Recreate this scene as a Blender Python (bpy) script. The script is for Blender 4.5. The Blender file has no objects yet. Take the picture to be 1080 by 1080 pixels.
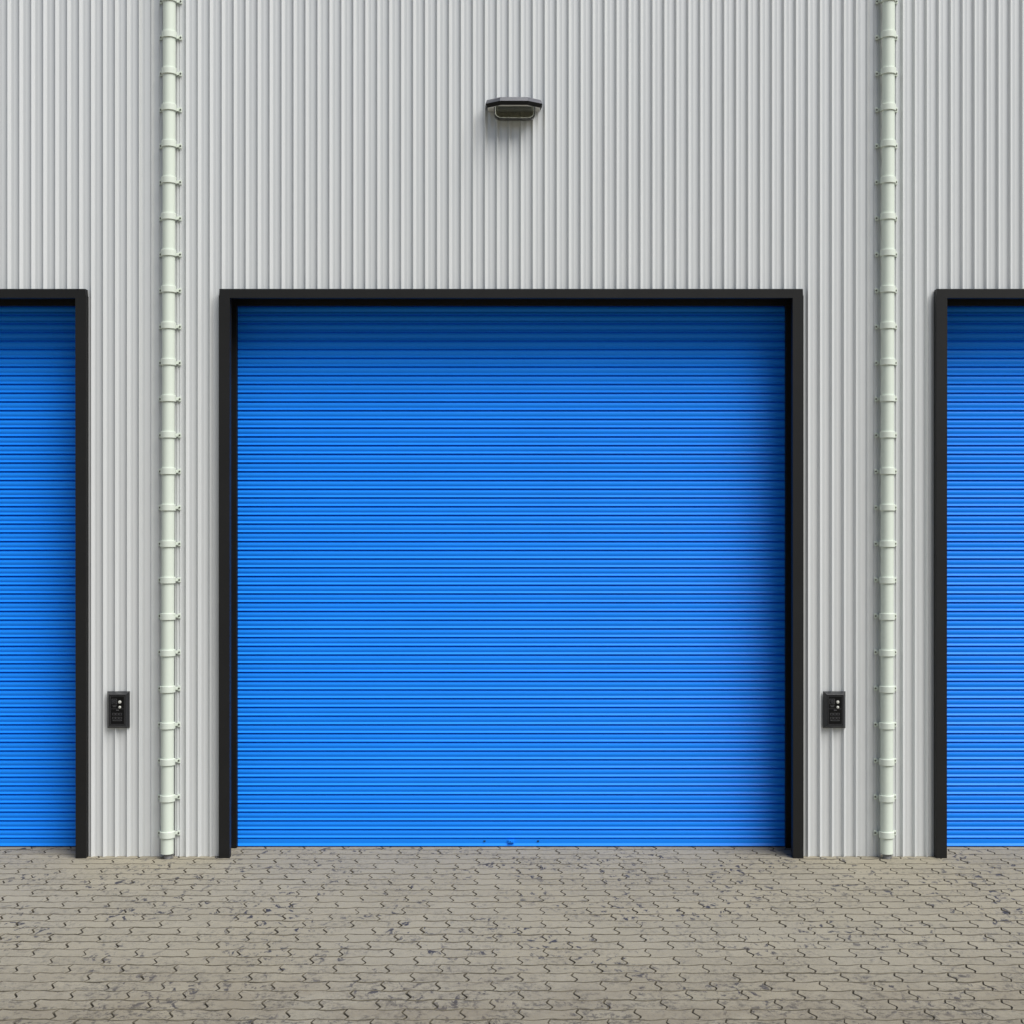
import bpy, bmesh, math, random
from mathutils import Vector
random.seed(7)
scene = bpy.context.scene
COL = scene.collection

# ------------------------------------------------------------------ constants
CAM_H = 1.9          # eye height
F_PX = 1571.0        # focal length in photograph pixels (1080 wide)
CAM_D = 8.223        # distance from the lens to the wall pans (wall pans lie on Y = 0)

# ------------------------------------------------------------------ helpers
def tag(o, label=None, cat=None, group=None, kind=None):
    if label: o['label'] = label
    if cat: o['category'] = cat
    if group: o['group'] = group
    if kind: o['kind'] = kind
    return o

def empty(name, loc, label, cat, group=None):
    o = bpy.data.objects.new(name, None)
    COL.objects.link(o)
    o.location = loc
    o.empty_display_size = 0.2
    return tag(o, label, cat, group)

def link(name, bm, mat, parent=None, smooth=None):
    bmesh.ops.recalc_face_normals(bm, faces=bm.faces[:])
    me = bpy.data.meshes.new(name)
    bm.to_mesh(me); bm.free()
    return link_mesh(name, me, mat, parent, smooth)

def link_mesh(name, me, mat, parent=None, smooth=None):
    for m in (mat if isinstance(mat, (list, tuple)) else [mat]):
        me.materials.append(m)
    if smooth is not None:
        me.shade_smooth()
        me.set_sharp_from_angle(angle=math.radians(smooth))
    o = bpy.data.objects.new(name, me)
    COL.objects.link(o)
    if parent: o.parent = parent
    return o

def box(bm, x0, x1, y0, y1, z0, z1, bevel=0.0, seg=2):
    vs = [bm.verts.new((x, y, z)) for x in (x0, x1) for y in (y0, y1) for z in (z0, z1)]
    idx = [(0, 1, 3, 2), (4, 6, 7, 5), (0, 4, 5, 1), (2, 3, 7, 6), (0, 2, 6, 4), (1, 5, 7, 3)]
    fs = [bm.faces.new([vs[i] for i in f]) for f in idx]
    if bevel > 0:
        es = list({e for f in fs for e in f.edges})
        bmesh.ops.bevel(bm, geom=es, offset=bevel, segments=seg, profile=0.5, affect='EDGES')

def cyl(bm, p0, p1, r0, r1=None, n=24, caps=True):
    r1 = r0 if r1 is None else r1
    p0, p1 = Vector(p0), Vector(p1)
    d = (p1 - p0).normalized()
    a = d.orthogonal().normalized(); b = d.cross(a)
    A, B = [], []
    for i in range(n):
        t = 2 * math.pi * i / n
        u = a * math.cos(t) + b * math.sin(t)
        A.append(bm.verts.new(p0 + u * r0)); B.append(bm.verts.new(p1 + u * r1))
    for i in range(n):
        j = (i + 1) % n
        bm.faces.new((A[i], A[j], B[j], B[i]))
    if caps:
        bm.faces.new(A); bm.faces.new(B)

def loft(bm, rings, cap_first=True, cap_last=True):
    R = [[bm.verts.new(p) for p in r] for r in rings]
    n = len(R[0])
    for a, b in zip(R, R[1:]):
        for i in range(n):
            j = (i + 1) % n
            bm.faces.new((a[i], a[j], b[j], b[i]))
    if cap_first: bm.faces.new(R[0])
    if cap_last: bm.faces.new(R[-1])
    return R

# ------------------------------------------------------------------ materials
def new_mat(name):
    m = bpy.data.materials.new(name); m.use_nodes = True
    nt = m.node_tree
    return m, nt, nt.nodes['Principled BSDF']

def N(nt, t, **kw):
    n = nt.nodes.new(t)
    for k, v in kw.items(): setattr(n, k, v)
    return n

def paint(name, col, rough, var=0.06, scale=6.0, spec=0.5, stretch=(1, 1, 1), bump=0.0, bscale=400, coat=0.0, fine=0.0, metallic=0.0, rvar=0.06):
    """painted surface: base colour with weak blotchy wear, roughness variation, optional fine grain"""
    m, nt, b = new_mat(name)
    tc = N(nt, 'ShaderNodeTexCoord')
    mp = N(nt, 'ShaderNodeMapping'); mp.inputs['Scale'].default_value = stretch
    nt.links.new(tc.outputs['Object'], mp.inputs['Vector'])
    nz = N(nt, 'ShaderNodeTexNoise'); nz.inputs['Scale'].default_value = scale
    nz.inputs['Detail'].default_value = 5; nz.inputs['Roughness'].default_value = 0.62
    nt.links.new(mp.outputs['Vector'], nz.inputs['Vector'])
    rmp = N(nt, 'ShaderNodeMapRange')
    rmp.inputs['From Min'].default_value = 0.25; rmp.inputs['From Max'].default_value = 0.75
    rmp.inputs['To Min'].default_value = 1 - var; rmp.inputs['To Max'].default_value = 1 + var
    nt.links.new(nz.outputs['Fac'], rmp.inputs['Value'])
    last = rmp.outputs['Result']
    if fine > 0:
        n2 = N(nt, 'ShaderNodeTexNoise'); n2.inputs['Scale'].default_value = 330; n2.inputs['Detail'].default_value = 2
        nt.links.new(tc.outputs['Object'], n2.inputs['Vector'])
        r2 = N(nt, 'ShaderNodeMapRange')
        r2.inputs['From Min'].default_value = 0.3; r2.inputs['From Max'].default_value = 0.7
        r2.inputs['To Min'].default_value = 1 - fine; r2.inputs['To Max'].default_value = 1 + fine
        nt.links.new(n2.outputs['Fac'], r2.inputs['Value'])
        mu = N(nt, 'ShaderNodeMath', operation='MULTIPLY')
        nt.links.new(last, mu.inputs[0]); nt.links.new(r2.outputs['Result'], mu.inputs[1])
        last = mu.outputs[0]
    vm = N(nt, 'ShaderNodeVectorMath', operation='SCALE')
    vm.inputs[0].default_value = col
    nt.links.new(last, vm.inputs['Scale'])
    nt.links.new(vm.outputs['Vector'], b.inputs['Base Color'])
    rr = N(nt, 'ShaderNodeMapRange')
    rr.inputs['To Min'].default_value = max(0.02, rough - rvar); rr.inputs['To Max'].default_value = min(1, rough + rvar)
    nt.links.new(nz.outputs['Fac'], rr.inputs['Value'])
    nt.links.new(rr.outputs['Result'], b.inputs['Roughness'])
    b.inputs['Specular IOR Level'].default_value = spec
    b.inputs['Coat Weight'].default_value = coat
    b.inputs['Metallic'].default_value = metallic
    if bump > 0:
        n3 = N(nt, 'ShaderNodeTexNoise'); n3.inputs['Scale'].default_value = bscale; n3.inputs['Detail'].default_value = 3
        nt.links.new(tc.outputs['Object'], n3.inputs['Vector'])
        bp = N(nt, 'ShaderNodeBump'); bp.inputs['Strength'].default_value = bump; bp.inputs['Distance'].default_value = 0.002
        nt.links.new(n3.outputs['Fac'], bp.inputs['Height'])
        nt.links.new(bp.outputs['Normal'], b.inputs['Normal'])
    return m

M_CLAD = paint('grey_coated_steel', (0.632, 0.648, 0.650), 0.30, var=0.022, scale=1.6, stretch=(2.5, 1, 0.35), spec=0.6, fine=0.035, rvar=0.02, metallic=0.15, bump=0.05, bscale=300)
M_BLUE = paint('blue_door_paint', (0.010, 0.240, 0.91), 0.36, var=0.04, scale=2.2, stretch=(0.6, 1, 1.5), spec=0.13, fine=0.02)
M_FRAME = paint('black_frame_paint', (0.0085, 0.0085, 0.0083), 0.5, var=0.12, scale=5, spec=0.3, fine=0.05)
M_DARK = paint('black_rail_paint', (0.006, 0.006, 0.006), 0.5, var=0.1, scale=5, spec=0.3)
M_PIPE = paint('pale_green_plastic', (0.625, 0.685, 0.605), 0.34, var=0.03, scale=3, stretch=(1, 1, 0.4), spec=0.45, fine=0.015)
M_CLAMP = paint('pale_green_clamp', (0.625, 0.68, 0.605), 0.38, var=0.03, scale=8, spec=0.45)
M_SCREW = paint('dull_steel_screw', (0.13, 0.13, 0.11), 0.4, var=0.1, scale=60, metallic=0.6)
M_STUB = paint('grey_drain_stub', (0.24, 0.24, 0.24), 0.5, var=0.1, scale=30)
M_PANEL = paint('charcoal_panel_plastic', (0.019, 0.0195, 0.022), 0.42, var=0.06, scale=20, spec=0.5)
M_PLATE = paint('black_panel_plate', (0.0035, 0.0035, 0.004), 0.35, var=0.1, scale=20, spec=0.2)
M_MARK = paint('grey_panel_print', (0.12, 0.12, 0.125), 0.5, var=0.2, scale=150)
M_WHITE = paint('white_button_plastic', (0.50, 0.50, 0.46), 0.25, var=0.02, scale=40)
M_HOOD = paint('dark_lamp_housing', (0.085, 0.088, 0.105), 0.38, var=0.08, scale=20, spec=0.7)
M_RIM = paint('black_lamp_rim', (0.008, 0.008, 0.008), 0.5, var=0.08, scale=20, spec=0.2)
M_UNDER = paint('pale_lamp_base', (0.62, 0.62, 0.60), 0.5, var=0.05, scale=20)
M_ROOF = paint('grey_roof_sheet', (0.32, 0.32, 0.32), 0.5, var=0.08, scale=2)

def glass_mat():
    m, nt, b = new_mat('smoked_lamp_glass')
    nt.nodes.remove(b)                                     # thin smoked glass: tinted clear pane with a Fresnel gloss
    tr = N(nt, 'ShaderNodeBsdfTransparent'); tr.inputs['Color'].default_value = (0.79, 0.79, 0.73, 1)
    gl = N(nt, 'ShaderNodeBsdfGlossy'); gl.inputs['Roughness'].default_value = 0.16; gl.inputs['Color'].default_value = (0.9, 0.9, 0.9, 1)
    fr = N(nt, 'ShaderNodeFresnel'); fr.inputs['IOR'].default_value = 1.35
    tc = N(nt, 'ShaderNodeTexCoord'); w = N(nt, 'ShaderNodeTexNoise'); w.inputs['Scale'].default_value = 45
    nt.links.new(tc.outputs['Object'], w.inputs['Vector'])
    bp = N(nt, 'ShaderNodeBump'); bp.inputs['Strength'].default_value = 0.12; bp.inputs['Distance'].default_value = 0.004
    nt.links.new(w.outputs['Fac'], bp.inputs['Height'])
    nt.links.new(bp.outputs['Normal'], gl.inputs['Normal']); nt.links.new(bp.outputs['Normal'], fr.inputs['Normal'])
    mx = N(nt, 'ShaderNodeMixShader')
    nt.links.new(fr.outputs['Fac'], mx.inputs['Fac']); nt.links.new(tr.outputs['BSDF'], mx.inputs[1]); nt.links.new(gl.outputs['BSDF'], mx.inputs[2])
    nt.links.new(mx.outputs['Shader'], nt.nodes['Material Output'].inputs['Surface'])
    return m
M_GLASS = glass_mat()

def paver_mat(name, use_attr):
    m, nt, b = new_mat(name)
    L = nt.links.new
    tc = N(nt, 'ShaderNodeTexCoord')
    P = tc.outputs['Object']
    def noise(scale, detail=4, rough=0.6, vec=None, dist=0.0):
        n = N(nt, 'ShaderNodeTexNoise'); n.inputs['Scale'].default_value = scale
        n.inputs['Detail'].default_value = detail; n.inputs['Roughness'].default_value = rough
        n.inputs['Distortion'].default_value = dist
        L(vec or P, n.inputs['Vector']); return n.outputs['Fac']
    def rng(v, a, b_, c, d, smooth=False):
        r = N(nt, 'ShaderNodeMapRange'); r.inputs['From Min'].default_value = a; r.inputs['From Max'].default_value = b_
        r.inputs['To Min'].default_value = c; r.inputs['To Max'].default_value = d
        if smooth: r.interpolation_type = 'SMOOTHSTEP'
        L(v, r.inputs['Value']); return r.outputs['Result']
    def mul(a, c):
        n = N(nt, 'ShaderNodeMath', operation='MULTIPLY'); L(a, n.inputs[0])
        if hasattr(c, 'links'): L(c, n.inputs[1])
        else: n.inputs[1].default_value = c
        return n.outputs[0]
    def mix(f, A, B):
        n = N(nt, 'ShaderNodeMix', data_type='RGBA'); L(f, n.inputs['Factor'])
        for v, s in ((A, n.inputs[6]), (B, n.inputs[7])):
            if isinstance(v, tuple): s.default_value = v
            else: L(v, s)
        return n.outputs[2]
    warm = rng(noise(0.55, 3), 0.38, 0.66, 0, 1)
    c = mix(warm, (0.284, 0.260, 0.202, 1), (0.284, 0.254, 0.184, 1))
    if use_attr:
        at = N(nt, 'ShaderNodeAttribute', attribute_name='tint')
        f = rng(at.outputs['Fac'], 0, 1, 0.955, 1.045)
        s = N(nt, 'ShaderNodeVectorMath', operation='SCALE'); L(c, s.inputs[0]); L(f, s.inputs['Scale'])
        c = s.outputs['Vector']
    # sandy grain
    g = rng(noise(260, 3, 0.75), 0.30, 0.70, 0.72, 1.28)
    g2 = rng(noise(55, 4, 0.65), 0.3, 0.7, 0.93, 1.07)
    s = N(nt, 'ShaderNodeVectorMath', operation='SCALE'); L(c, s.inputs[0]); L(mul(g, g2), s.inputs['Scale']); c = s.outputs['Vector']
    # rubber and oil smudges: short streaks inside loose patches
    mp = N(nt, 'ShaderNodeMapping'); mp.inputs['Scale'].default_value = (1.15, 0.62, 1.0); L(P, mp.inputs['Vector'])
    patch = rng(noise(2.3, 3, 0.6), 0.44, 0.57, 0, 1, True)
    streak = rng(noise(21, 5, 0.70, mp.outputs['Vector'], 0.6), 0.55, 0.62, 0, 1, True)
    smear = mul(mul(patch, streak), 1.0)
    c = mix(smear, c, (0.034, 0.034, 0.045, 1))
    patch2 = rng(noise(4.1, 3, 0.6), 0.42, 0.60, 0, 1, True)
    haze_ = mul(mul(patch2, rng(noise(42, 5, 0.75, mp.outputs['Vector']), 0.47, 0.64, 0, 1, True)), 0.55)
    c = mix(haze_, c, (0.085, 0.080, 0.074, 1))
    # broad mottled brown tone and dark spots, both stronger towards the camera
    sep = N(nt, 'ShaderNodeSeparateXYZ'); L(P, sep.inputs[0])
    near_ramp = rng(sep.outputs['Y'], -1.5, -2.8, 0.0, 1.0, True)
    brown_mottle = mul(mul(near_ramp, rng(noise(3.2, 6, 0.72), 0.34, 0.62, 0.25, 1, True)), 0.60)
    c = mix(brown_mottle, c, (0.165, 0.138, 0.097, 1))
    spots = mul(mul(near_ramp, rng(noise(6.0, 3, 0.6), 0.42, 0.56, 0, 1, True)), rng(noise(30, 6, 0.78), 0.49, 0.59, 0, 1, True))
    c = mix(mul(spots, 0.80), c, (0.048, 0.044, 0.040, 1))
    L(c, b.inputs['Base Color'])
    b.inputs['Roughness'].default_value = 0.82
    b.inputs['Specular IOR Level'].default_value = 0.35
    bp = N(nt, 'ShaderNodeBump'); bp.inputs['Strength'].default_value = 0.35; bp.inputs['Distance'].default_value = 0.0015
    L(noise(300, 4, 0.7), bp.inputs['Height']); L(bp.outputs['Normal'], b.inputs['Normal'])
    return m
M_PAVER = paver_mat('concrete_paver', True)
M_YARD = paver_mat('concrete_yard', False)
M_DIRT = paint('dirty_stone_edge', (0.105, 0.093, 0.070), 0.95, var=0.7, scale=14, spec=0.1)
M_SAND = paint('dark_joint_sand', (0.060, 0.054, 0.042), 0.95, var=0.35, scale=40, spec=0.1)

# ------------------------------------------------------------------ ground
PX0, PX1, PY0, PY1 = -7.04, 7.04, -5.8, 0.55

def build_paving():
    Lb, p = 0.2205, 0.1123
    y_first, x_joint = 0.159, 0.030
    amp = 0.0075
    def wave(x, row):
        t = 2 * math.pi * ((x - x_joint) / Lb + (0.5 if row % 2 else 0.0))
        return amp * (0.75 * math.sin(t + 0.5) + 0.55 * math.sin(2 * t + 1.9) + 0.12 * math.sin(3 * t))
    zig = [(0.0, 0.003), (0.22, -0.0055), (0.32, -0.0060), (0.66, 0.0140), (0.78, 0.0135), (1.0, 0.003)]
    verts, faces, tint, sides = [], [], [], []
    n0, n1 = int((y_first - PY1) / p) - 1, int((y_first - PY0) / p) + 1
    for r in range(n0, n1):
        yf, yn = y_first - p * r, y_first - p * (r + 1)
        if yf > PY1 + 0.001 or yn < PY0 - 0.001: continue
        off = x_joint + (0 if r % 2 == 0 else Lb / 2)
        k0, k1 = int((PX0 - off) / Lb), int((PX1 - off) / Lb)
        for k in range(k0, k1):
            xl, xr = off + k * Lb, off + (k + 1) * Lb
            jit = lambda s: random.uniform(-s, s)
            pts = []
            nx = 14
            zo_f, zo_n = zig[0][1], zig[-1][1]
            for i in range(nx + 1):                       # far edge, left to right
                x = xl + zo_f + (xr - xl) * i / nx
                pts.append((x, yf + wave(x, r)))
            for v, d in zig[1:-1]:                        # right end, far to near
                pts.append((xr + d, yf + (yn - yf) * v))
            for i in range(nx + 1):                       # near edge, right to left
                x = xr + zo_n - (xr - xl) * i / nx
                pts.append((x, yn + wave(x, r + 1)))
            for v, d in reversed(zig[1:-1]):              # left end, near to far
                pts.append((xl + d, yf + (yn - yf) * v))
            n = len(pts)
            # inward normals (outline runs clockwise seen from above)
            nr = []
            for i in range(n):
                ax, ay = pts[i - 1]; bx_, by_ = pts[(i + 1) % n]
                dx, dy = bx_ - ax, by_ - ay
                l = math.hypot(dx, dy) or 1
                nr.append((dy / l, -dx / l))
            gap = 0.0009 + random.uniform(0, 0.0011)
            cham = 0.0009 + random.uniform(0, 0.0016)
            cx, cy = (xl + xr) / 2, (yf + yn) / 2
            z0 = random.gauss(0, 0.00035); tx = random.gauss(0, 0.004); ty = random.gauss(0, 0.004)
            sx, sy = jit(0.0006), jit(0.0006)
            base = len(verts)
            for ins, dz in ((gap, -0.02), (gap, -0.0026), (gap + cham, 0.0)):
                for (x, y), (ux, uy) in zip(pts, nr):
                    q = ins * (1 + 0.95 * abs(uy))             # long joints run wider than the toothed ends
                    X, Y = x + ux * q + sx, y + uy * q + sy
                    verts.append((X, Y, z0 + dz + tx * (X - cx) + ty * (Y - cy)))
            for lv in range(2):
                a, b2 = base + lv * n, base + (lv + 1) * n
                for i in range(n):
                    j = (i + 1) % n
                    faces.append((a + i, b2 + i, b2 + j, a + j))
            top = [base + 2 * n + i for i in range(n)]
            faces.append(tuple(reversed(top)))
            sides.extend([1] * (2 * n) + [0])
            t = random.random()
            tint.extend([t] * (3 * n))
    me = bpy.data.meshes.new('paving')
    me.from_pydata(verts, [], faces)
    at = me.attributes.new('tint', 'FLOAT', 'POINT')
    at.data.foreach_set('value', tint)
    me.update()
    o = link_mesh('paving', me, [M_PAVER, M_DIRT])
    me.polygons.foreach_set('material_index', sides)
    return tag(o, kind='structure')
build_paving()

bm = bmesh.new()
vs = [bm.verts.new((x, y, -0.0065)) for x, y in ((PX0 - .3, PY0 - .3), (PX1 + .3, PY0 - .3), (PX1 + .3, PY1 + .3), (PX0 - .3, PY1 + .3))]
bm.faces.new(vs)
tag(link('ground', bm, M_SAND), kind='structure')

bm = bmesh.new()                                          # the yard around the modelled stones, out to the horizon
xs, ys = (-400, PX0 + 0.06, PX1 - 0.06, 400), (-400, PY0 + 0.02, PY1 + 0.02, 400)
g = [[bm.verts.new((x, y, -0.0025)) for y in ys] for x in xs]
for i in range(3):
    for j in range(3):
        if i == 1 and j == 1: continue
        bm.faces.new((g[i][j], g[i + 1][j], g[i + 1][j + 1], g[i][j + 1]))
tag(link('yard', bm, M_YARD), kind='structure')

# ------------------------------------------------------------------ warehouse
BAY = 3.949
FR_BAY = 3.936
WALL_PX = F_PX / CAM_D
WALL_TOP = 6.2
house = empty('warehouse', (0, 0, 0), 'grey ribbed metal warehouse front with three blue roller doors in black frames', 'warehouse')

frame_front = -0.051
# one door opening: black frame bars, inner edges
IN_X0 = (242.2 - 540) * (CAM_D + frame_front) / F_PX      # inner edges of the middle frame
IN_X1 = (836.3 - 540) * (CAM_D + frame_front) / F_PX
OUT_X0 = (230.7 - 540) * (CAM_D + frame_front) / F_PX
OUT_X1 = (847.6 - 540) * (CAM_D + frame_front) / F_PX
HEAD_Z0 = CAM_H + (540 - 313.9) * (CAM_D + frame_front) / F_PX
HEAD_Z1 = CAM_H + (540 - 304.6) * (CAM_D + frame_front) / F_PX
DOOR_C = [-FR_BAY, 0.0, FR_BAY]
DW = (IN_X1 - IN_X0) / 2
DC = (IN_X1 + IN_X0) / 2

def cladding_profile():
    """(x, out) polyline of the ribbed sheet; out = distance in front of the pans"""
    pts = []
    x_first = (196.7 - 540) / WALL_PX
    pitch = 12.59 / WALL_PX
    for bay in range(-2, 3):
        for k in range(58):
            c = x_first + bay * BAY + k * pitch
            h = 0.0190
            if k == 57: h = 0.008                          # lap joint rib
            # photographed dark flank, crown and bright flank of each rib
            pts += [(c - 0.0084, 0.0), (c - 0.0074, 0.0012), (c - 0.0004, h - 0.0012), (c + 0.0006, h), (c + 0.0018, h), (c + 0.0032, h - 0.0010), (c + 0.0136, 0.0012), (c + 0.0152, 0.0)]
            if 0 <= k < 57:                                # weak stiffening swage in the pan
                q = c + 0.0300
                pts += [(q - 0.0040, 0.0), (q - 0.0015, 0.0009), (q + 0.0015, 0.0009), (q + 0.0040, 0.0)]
        # flat cover strip behind the rainwater pipe
        c = x_first + (bay + 1) * BAY + 0.0 - 0.0905
        t = 0.004
        pts += [(c - 0.0660, 0.0), (c - 0.0655, t)]
        for q in (-0.0575, -0.042):
            pts += [(c + q - 0.0034, t), (c + q - 0.0014, t + 0.005), (c + q + 0.0014, t + 0.005), (c + q + 0.0034, t)]
        pts += [(c - 0.0275, t), (c - 0.0270, -0.035), (c + 0.0270, -0.035), (c + 0.0275, t)]     # open slot behind the pipe
        for q in (0.042, 0.0575):
            pts += [(c + q - 0.0034, t), (c + q - 0.0014, t + 0.005), (c + q + 0.0014, t + 0.005), (c + q + 0.0034, t)]
        pts += [(c + 0.0655, t), (c + 0.0660, 0.0)]
    pts.sort(key=lambda q: q[0])
    return pts

def build_wall():
    prof = cladding_profile()
    cuts = []
    for dc in DOOR_C:
        cuts += [DC + dc - DW - 0.03, DC + dc + DW + 0.03]
    def at(x):
        for a, b in zip(prof, prof[1:]):
            if a[0] <= x <= b[0]:
                t = (x - a[0]) / max(1e-9, b[0] - a[0])
                return a[1] + (b[1] - a[1]) * t
        return 0.0
    allp = sorted(prof + [(c, at(c)) for c in cuts], key=lambda q: q[0])
    zh = (HEAD_Z0 + HEAD_Z1) / 2
    verts, faces = [], []
    prev = None
    for i, (x, o) in enumerate(allp):
        verts += [(x, -o, 0.0), (x, -o, zh), (x, -o, WALL_TOP)]
        if i:
            xm = (allp[i - 1][0] + x) / 2
            inside = any(cuts[2 * k] < xm < cuts[2 * k + 1] for k in range(3))
            a, b = 3 * (i - 1), 3 * i
            if not inside: faces.append((a, b, b + 1, a + 1))
            faces.append((a + 1, b + 1, b + 2, a + 2))
    me = bpy.data.meshes.new('wall')
    me.from_pydata(verts, [], faces); me.update()
    o = link_mesh('wall', me, M_CLAD, house)
    me.shade_smooth(); me.set_sharp_from_angle(angle=math.radians(25))
    return allp[0][0], allp[-1][0]
WX0, WX1 = build_wall()

# body of the building behind the sheet: end walls, back wall, roof, eaves flashing
for xa, xb in ((WX0, WX0 + 0.12), (WX1 - 0.12, WX1)):
    bm = bmesh.new(); box(bm, xa, xb, 0.002, 14, 0, WALL_TOP - 0.01); link('end_wall', bm, M_CLAD, house)
bm = bmesh.new(); box(bm, WX0 + 0.121, WX1 - 0.121, 13.85, 14, 0, WALL_TOP - 0.01); link('back_wall', bm, M_CLAD, house)
bm = bmesh.new(); box(bm, WX0 - 0.05, WX1 + 0.05, -0.06, 14.05, WALL_TOP, WALL_TOP + 0.12, 0.01); link('roof', bm, M_ROOF, house)
# inner liner that closes the hall off behind the sheet, between and over the doors
lin = 0.06
bm = bmesh.new()
edges = [WX0 + 0.13] + [e for dc in DOOR_C for e in (DC + dc - DW - 0.06, DC + dc + DW + 0.06)] + [WX1 - 0.13]
for k in range(0, len(edges), 2):
    box(bm, edges[k], edges[k + 1], lin, lin + 0.35, 0, WALL_TOP - 0.02)
for dc in DOOR_C:
    box(bm, DC + dc - DW - 0.059, DC + dc + DW + 0.059, lin, lin + 0.35, HEAD_Z0 + 0.06, WALL_TOP - 0.021)
link('inner_lining', bm, M_DARK, house)

DOOR_Y = 0.226
GUIDE_Y = 0.186
PITCH = 0.0495
Z_BAR = 0.004
def build_curtain():
    # (t down the slat, out): rolled slat, full face, hollow, rolled bead, undercut
    prof = [(0.00, -0.001), (0.035, 0.0050), (0.09, 0.0088), (0.18, 0.0118), (0.30, 0.0133), (0.43, 0.0130), (0.54, 0.0113), (0.62, 0.0088),
            (0.65, 0.0085), (0.68, 0.0092), (0.76, 0.0128), (0.84, 0.0164), (0.875, 0.0172), (0.895, 0.0162), (0.91, 0.0110), (0.93, 0.0040), (0.985, -0.001)]
    x0, x1 = -DW - 0.035, DW + 0.035
    nsl = 63
    verts, faces = [], []
    z_top = Z_BAR + 0.044 + nsl * PITCH
    for s in range(nsl):
        for t, o in prof:
            z = z_top - (s + t) * PITCH
            verts += [(x0, -o, z), (x1, -o, z)]
    for i in range(len(verts) // 2 - 1):
        a = 2 * i
        faces.append((a, a + 2, a + 3, a + 1))
    me = bpy.data.meshes.new('roller_door')
    me.from_pydata(verts, [], faces); me.update()
    return me
curtain = build_curtain()

def build_door(dc):
    cx = DC + dc
    door = link_mesh('roller_door', curtain, M_BLUE, house) if not curtain.materials else bpy.data.objects.new('roller_door', curtain)
    if door.name not in COL.objects: COL.objects.link(door)
    door.parent = house
    door.location = (cx, DOOR_Y + 0.0125, 0)
    curtain.shade_smooth(); curtain.set_sharp_from_angle(angle=math.radians(38))
    def sub(name, bm, mat, smooth=None):
        o = link(name, bm, mat, door, smooth)
        return o
    oy = DOOR_Y + 0.0125                                   # local y of the wall pans is -oy
    # bottom bar
    bm = bmesh.new()
    zb = Z_BAR + 0.044
    rings = []
    for x in (-DW - 0.035, DW + 0.035):
        rings.append([(x, y, z) for y, z in ((-0.004, zb), (-0.010, zb - 0.003), (-0.012, zb - 0.010), (-0.011, zb - 0.022), (-0.0105, zb - 0.027),
                                             (-0.0180, zb - 0.039), (-0.0175, zb - 0.042), (-0.014, zb - 0.0435), (0.010, zb - 0.044), (0.010, zb))])
    loft(bm, rings); sub('bottom_bar', bm, M_BLUE)
    bm = bmesh.new(); box(bm, -DW - 0.03, DW + 0.03, -0.006, 0.008, 0.0002, Z_BAR + 0.002); sub('rubber_seal', bm, M_DARK)
    # frame: two posts and a head
    bm = bmesh.new()
    fy0, fy1 = frame_front - oy, -0.004 - oy
    ow0, ow1 = OUT_X0 - DC, OUT_X1 - DC
    zpost = CAM_H + (540 - 311.6) * (CAM_D + frame_front) / F_PX
    u = [(ow0, 0), (ow0, zpost), (ow0 + 0.003, zpost), (ow0 + 0.003, HEAD_Z1), (ow1 - 0.004, HEAD_Z1), (ow1 - 0.004, zpost), (ow1, zpost), (ow1, 0),
         (DW, 0), (DW, HEAD_Z0), (-DW, HEAD_Z0), (-DW, 0)]
    loft(bm, [[(x, fy1, z) for x, z in u], [(x, fy0, z) for x, z in u]])
    bmesh.ops.bevel(bm, geom=bm.edges[:], offset=0.0012, segments=1, affect='EDGES')
    sub('door_frame', bm, M_FRAME)
    # guide rails: channels each side of the curtain
    gy = GUIDE_Y - oy
    for s in (-1, 1):
        bm = bmesh.new()
        a, b = sorted((s * (DW + 0.004), s * (DW + 0.058)))
        box(bm, a, b, gy, -0.0185, 0.004, HEAD_Z0 + 0.05, 0.0015)        # front flange
        a, b = sorted((s * (DW + 0.037), s * (DW + 0.058)))
        box(bm, a, b, -0.0184, 0.05, 0.004, HEAD_Z0 + 0.05)              # web
        a, b = sorted((s * (DW + 0.004), s * (DW + 0.0365)))
        box(bm, a, b, 0.012, 0.05, 0.004, HEAD_Z0 + 0.05)                # back flange
        sub('guide_rail', bm, M_DARK)
    # roll housing behind the head
    bm = bmesh.new()
    zg = CAM_H + (540 - 322.3) * (CAM_D + GUIDE_Y) / F_PX
    box(bm, -DW - 0.0575, DW + 0.0575, gy - 0.002, -0.0186, zg, HEAD_Z0 + 0.058, 0.002)
    sub('roll_housing', bm, M_DARK)
    # lock in the bottom bar with two slide bolts
    bm = bmesh.new()
    zl = zb - 0.014
    box(bm, -0.018, 0.016, -0.026, -0.010, zl - 0.011, zl + 0.009, 0.003)
    cyl(bm, (-0.006, -0.026, zl - 0.001), (-0.006, -0.030, zl - 0.001), 0.006, n=16)
    sub('lock', bm, M_BLUE)
    bm = bmesh.new(); box(bm, -0.0075, -0.0045, -0.0306, -0.0295, zl - 0.005, zl + 0.003); box(bm, -0.0125, 0.012, -0.0262, -0.0258, zl - 0.0085, zl - 0.0065)
    sub('keyhole', bm, M_DARK)
    for s in (-1, 1):
        bm = bmesh.new()
        x = s * 0.152
        box(bm, x - 0.006, x + 0.006, -0.0150, -0.0112, zl - 0.003, zl + 0.003, 0.001)
        box(bm, x - 0.003, x + 0.005, -0.0190, -0.0148, zl - 0.0015, zl + 0.0015, 0.0007)
        sub('slide_bolt', bm, M_DARK)
    return door

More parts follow.
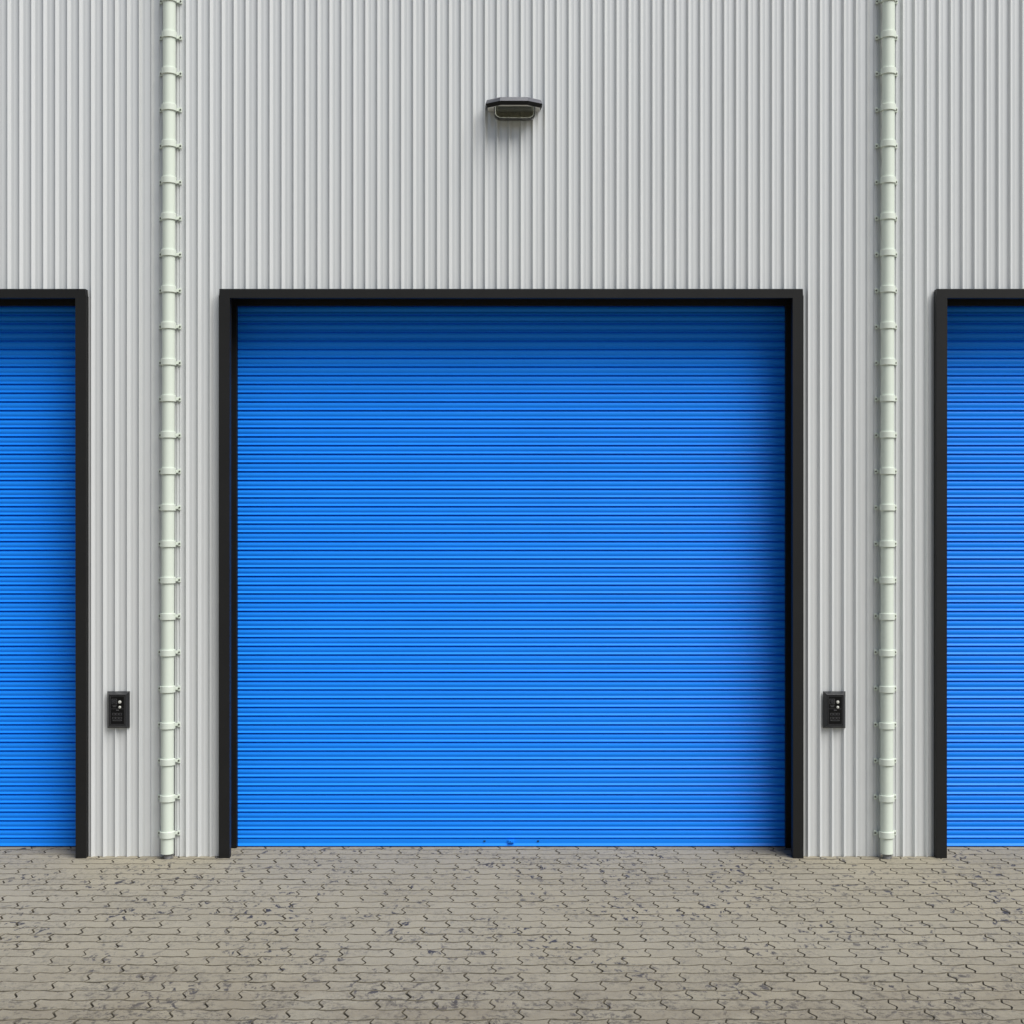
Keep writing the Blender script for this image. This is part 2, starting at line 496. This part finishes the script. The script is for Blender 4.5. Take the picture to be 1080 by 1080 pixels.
d0 = build_door(DOOR_C[1])
doors = [d0]
for dc in (DOOR_C[0], DOOR_C[2]):
    c = d0.copy(); COL.objects.link(c); c.parent = house; c.location.x = DC + dc
    for ch in list(d0.children):
        k = ch.copy(); COL.objects.link(k); k.parent = c
    doors.append(c)
doors[0]['label'] = 'blue slatted roller door seen whole, a small lock at its bottom centre'

# ------------------------------------------------------------------ rainwater pipes
PIPE_Y = -0.054
RP, RC = 0.0345, 0.0415
def build_pipe():
    root = empty('drainpipe', (0, 0, 0), 'x', 'drainpipe', 'pale green drainpipes between the roller doors')
    bm = bmesh.new()
    cyl(bm, (0, PIPE_Y, 0.028), (0, PIPE_Y, WALL_TOP - 0.15), RP, n=40, caps=False)
    cyl(bm, (0, PIPE_Y, 0.028), (0, PIPE_Y, WALL_TOP - 0.15), RP - 0.003, n=40, caps=False)
    link('pipe', bm, M_PIPE, root, 40)
    bm = bmesh.new()
    cyl(bm, (0.002, PIPE_Y + 0.006, 0.0), (0.002, PIPE_Y + 0.006, 0.07), 0.022, n=24)
    box(bm, 0.026, 0.029, PIPE_Y + 0.004, PIPE_Y + 0.020, 0.0, 0.05)
    link('drain_stub', bm, M_STUB, root, 40)
    first = None
    zs = []
    z = 0.132
    while z < WALL_TOP - 0.2:
        zs.append(z); z += 0.1992
    hh = 0.0175
    for z in zs:
        if first is None:
            bm = bmesh.new()
            n = 40
            prof = [(RP - 0.002, -hh), (RC - 0.001, -hh), (RC, -hh + 0.0015), (RC, hh - 0.0015), (RC - 0.001, hh), (RP - 0.002, hh)]
            rings = [[(r * math.cos(2 * math.pi * i / n), PIPE_Y + r * math.sin(2 * math.pi * i / n), zz) for i in range(n)] for r, zz in prof]
            loft(bm, rings, False, False)
            for s in (-1, 1):
                a, b = sorted((s * 0.0460, s * 0.0615))
                box(bm, a, b, -0.0175, -0.0095, -0.0135, 0.0135, 0.0015)          # ear against the wall
                a, b = sorted((s * 0.0290, s * 0.0475))
                box(bm, a, b, -0.0190, -0.0112, -0.0080, 0.0080, 0.0010)
                a, b = sorted((s * 0.0290, s * 0.0345))
                box(bm, a, b, -0.0420, -0.0150, -0.0085, 0.0085, 0.0010)           # cheek from ring to ear
                a, b = sorted((s * 0.0475, s * 0.056))
                box(bm, a, b, -0.0094, -0.0040, -0.009, 0.009)                    # spacer foot
            first = link('pipe_clamp', bm, M_CLAMP, root, 22)
            first.location = (0, 0, z)
            screws = []
            for s in (-1, 1):
                bm = bmesh.new()
                cyl(bm, (s * 0.0538, -0.0176, 0), (s * 0.0538, -0.0212, 0), 0.0052, 0.0042, n=14)
                sc = link('screw', bm, M_SCREW, first, 35)
                screws.append(sc)
        else:
            c = first.copy(); COL.objects.link(c); c.parent = root; c.location = (0, 0, z)
            for sc in screws:
                k = sc.copy(); COL.objects.link(k); k.parent = c
    return root
def px_wall(px, y=0.0): return (px - 540) * (CAM_D + y) / F_PX
pipe = build_pipe()
pipe.location.x = px_wall(178.2, -0.0135); pipe.rotation_euler.y = 0.0024
pipe['label'] = 'pale green clamped drainpipe beside the left control box, left of the whole roller door'
p2 = pipe.copy(); COL.objects.link(p2); p2.location.x = px_wall(933.2, -0.0135); p2.rotation_euler.y = 0.0021
p2['label'] = 'pale green clamped drainpipe beside the right control box, right of the whole roller door'
for ch in list(pipe.children):
    k = ch.copy(); COL.objects.link(k); k.parent = p2
    for g_ in list(ch.children):
        q = g_.copy(); COL.objects.link(q); q.parent = k

# ------------------------------------------------------------------ control boxes
def build_panel():
    root = empty('control_box', (0, 0, 0), 'x', 'control box', 'black push-button control boxes beside the doors')
    w, h, d = 0.0615, 0.101, 0.027
    b = 0.0155
    bm = bmesh.new()
    def rect(hw, hh, y): return [(-hw, y, -hh), (hw, y, -hh), (hw, y, hh), (-hw, y, hh)]
    loft(bm, [rect(w, h, 0.002), rect(w, h, -0.004), rect(w - 0.0012, h - 0.0012, -0.0052), rect(w - b + 0.001, h - b + 0.001, -d),
              rect(w - b, h - b, -d - 0.0006), rect(w - b - 0.0025, h - b - 0.0025, -d - 0.0006), rect(w - b - 0.0028, h - b - 0.0028, -d + 0.004)])
    link('housing', bm, M_PANEL, root)
    iw, ih = w - b - 0.0035, h - b - 0.0035
    bm = bmesh.new()
    box(bm, -iw, iw, -d + 0.0008, -d + 0.003, -ih, ih)
    link('face_plate', bm, M_PLATE, root)
    y = -d + 0.0007
    bm = bmesh.new()                                      # printed border, key switch outline, legend and keypad outlines
    def line(x0, x1, z0, z1): box(bm, x0, x1, y - 0.0004, y + 0.0002, z0, z1)
    def outline(x0, x1, z0, z1, t=0.0012):
        line(x0, x1, z0, z0 + t); line(x0, x1, z1 - t, z1)
        line(x0, x0 + t, z0 + t + 1e-4, z1 - t - 1e-4); line(x1 - t, x1, z0 + t + 1e-4, z1 - t - 1e-4)
    outline(-iw + 0.004, iw - 0.004, -ih + 0.004, ih - 0.004, 0.0008)
    outline(-0.030, -0.003, 0.034, 0.062)
    line(-0.028, -0.004, 0.024, 0.0255); line(-0.024, -0.008, 0.0185, 0.020)
    line(-0.034, 0.034, 0.0070, 0.0078)
    line(-0.006, -0.001, -0.002, 0.002); line(0.001, 0.008, -0.002, 0.002)
    for zz in (-0.016, -0.038):
        for xx in (-0.027, -0.009, 0.009):
            outline(xx, xx + 0.015, zz - 0.011, zz, 0.001)
    line(-0.020, 0.018, -0.0585, -0.0572); line(-0.026, -0.020, -0.057, -0.0552); line(0.018, 0.025, -0.057, -0.0552)
    link('printed_legend', bm, M_MARK, root)
    bm = bmesh.new(); cyl(bm, (-0.0165, y + 0.0004, 0.048), (-0.0165, y - 0.006, 0.048), 0.0095, 0.0088, n=24)
    box(bm, -0.0178, -0.0152, y - 0.0066, y - 0.0055, 0.041, 0.055)
    link('key_switch', bm, M_PANEL, root, 35)
    for z, r in ((0.0450, 0.0086), (0.0165, 0.0074)):
        bm = bmesh.new()
        n = 24; x = 0.0135
        rings = [[(x + rr * math.cos(2 * math.pi * i / n), yy, z + rr * math.sin(2 * math.pi * i / n)) for i in range(n)]
                 for rr, yy in ((r, y + 0.0004), (r, y - 0.004), (r * 0.9, y - 0.0062), (r * 0.6, y - 0.0075), (r * 0.2, y - 0.008))]
        loft(bm, rings); link('push_button', bm, M_WHITE, root, 40)
    return root
PZ = CAM_H - (748.4 - 540) * (CAM_D - 0.016) / F_PX
panel = build_panel()
panel.location = (px_wall(124.9, -0.02), -0.0152, PZ)
panel['label'] = 'black two-button control box between the left cut-off door and the left drainpipe'
q2 = panel.copy(); COL.objects.link(q2)
q2.location = (px_wall(880.0, -0.02), -0.0152, PZ)
q2['label'] = 'black two-button control box between the whole middle door and the right drainpipe'
for ch in list(panel.children):
    k = ch.copy(); COL.objects.link(k); k.parent = q2

# ------------------------------------------------------------------ wall lamp
lamp = empty('wall_lamp', (0.0105, 0, 4.132), 'dark hooded wall lamp with smoked glass bowl mounted over the middle door', 'wall lamp')
def plan(hw, front, side, cw, z):
    return [(-hw, -0.014, z), (-hw, -side, z), (-cw, -front, z), (cw, -front, z), (hw, -side, z), (hw, -0.014, z)]
bm = bmesh.new()
loft(bm, [plan(0.1445, 0.1325, 0.0755, 0.0725, -0.020), plan(0.1555, 0.140, 0.080, 0.0760, 0.0), plan(0.1545, 0.139, 0.0793, 0.0757, 0.0025),
          plan(0.1485, 0.1325, 0.0735, 0.0740, 0.021), plan(0.145, 0.128, 0.070, 0.0725, 0.0235), plan(0.10, 0.07, 0.05, 0.05, 0.038)])
hood = link('hood', bm, [M_HOOD, M_RIM], lamp)
for f in hood.data.polygons:
    f.material_index = 1 if max(hood.data.vertices[v].co.z for v in f.vertices) < 0.001 else 0
bm = bmesh.new()
loft(bm, [plan(0.1435, 0.131, 0.0745, 0.0715, -0.0206), plan(0.141, 0.128, 0.0725, 0.0705, -0.0245)])
link('base_plate', bm, M_UNDER, lamp)
# bowl: rounded oblong closed shell
def oblong(hw, y0, y1, r, z, n=6):
    pts = []
    for cx, cy, a0 in ((hw - r, y1 - r, 0), (-hw + r, y1 - r, 90), (-hw + r, y0 + r, 180), (hw - r, y0 + r, 270)):
        for i in range(n + 1):
            a = math.radians(a0 + 90 * i / n)
            pts.append((cx + r * math.cos(a) + 0.004, cy + r * math.sin(a), z))
    return pts
bm = bmesh.new()
lv = [(0.113, -0.122, -0.024, -0.0246), (0.113, -0.1215, -0.028, -0.042), (0.112, -0.120, -0.034, -0.058)]
for i in range(1, 8):
    a = math.radians(90 * i / 7)
    q = 1 - math.cos(a)
    lv.append((0.112 - 0.032 * q, -0.120 + 0.026 * q, -0.034 - 0.020 * q, -0.058 - 0.030 * math.sin(a)))
outer = [oblong(hw, y0, y1, min(0.022, (y1 - y0) / 2.2), z) for hw, y0, y1, z in lv]
inner = [oblong(hw - 0.004, y0 + 0.004, y1 - 0.004, min(0.018, (y1 - y0 - 0.008) / 2.2), z + (0.004 if k > 1 else 0)) for k, (hw, y0, y1, z) in enumerate(lv)]
loft(bm, list(reversed(outer)), True, False)
loft(bm, inner, False, True)
Ra = [v for v in bm.verts]
n = len(outer[0])
ot = Ra[(len(lv) - 1) * n: len(lv) * n]; it = Ra[len(lv) * n: (len(lv) + 1) * n]
for i in range(n):
    j = (i + 1) % n
    bm.faces.new((ot[i], ot[j], it[j], it[i]))
link('glass_bowl', bm, M_GLASS, lamp, 45)
bm = bmesh.new()
box(bm, -0.088, 0.096, -0.100, -0.045, -0.034, -0.0250, 0.004)
link('reflector', bm, M_STUB, lamp)
# ------------------------------------------------------------------ light
SUN_EL, SUN_AZ = math.radians(52), math.radians(43)       # azimuth measured to the right of the wall's normal
to_sun = Vector((math.sin(SUN_AZ) * math.cos(SUN_EL), -math.cos(SUN_AZ) * math.cos(SUN_EL), math.sin(SUN_EL)))
sd = bpy.data.lights.new('sun', 'SUN')
sd.energy = 4.2; sd.angle = math.radians(45); sd.color = (1.0, 0.99, 0.955)
so = bpy.data.objects.new('sun', sd); COL.objects.link(so)
so.rotation_euler = to_sun.to_track_quat('Z', 'Y').to_euler()
so.location = (6, -12, 14)

w = bpy.data.worlds.new('World'); scene.world = w; w.use_nodes = True
nt = w.node_tree
bg = nt.nodes['Background']
sky = nt.nodes.new('ShaderNodeTexSky'); sky.sky_type = 'NISHITA'; sky.sun_disc = False
sky.sun_elevation = SUN_EL
sky.sun_rotation = math.atan2(to_sun.x, to_sun.y)
sky.air_density = 1.0; sky.dust_density = 2.6; sky.ozone_density = 1.0
nt.links.new(sky.outputs['Color'], bg.inputs['Color'])
bg.inputs['Strength'].default_value = 0.08

# ------------------------------------------------------------------ camera
cd = bpy.data.cameras.new('camera'); co = bpy.data.objects.new('camera', cd); COL.objects.link(co)
co.location = (0, -CAM_D, CAM_H); co.rotation_euler = (math.radians(90), 0, 0)
cd.sensor_width = 36; cd.lens = 36 * F_PX / 1080
cd.clip_start = 0.1; cd.clip_end = 1500
scene.camera = co

scene.render.engine = 'CYCLES'
scene.view_settings.view_transform = 'Standard'
scene.view_settings.look = 'None'
scene.view_settings.exposure = 0.0
scene.view_settings.gamma = 1
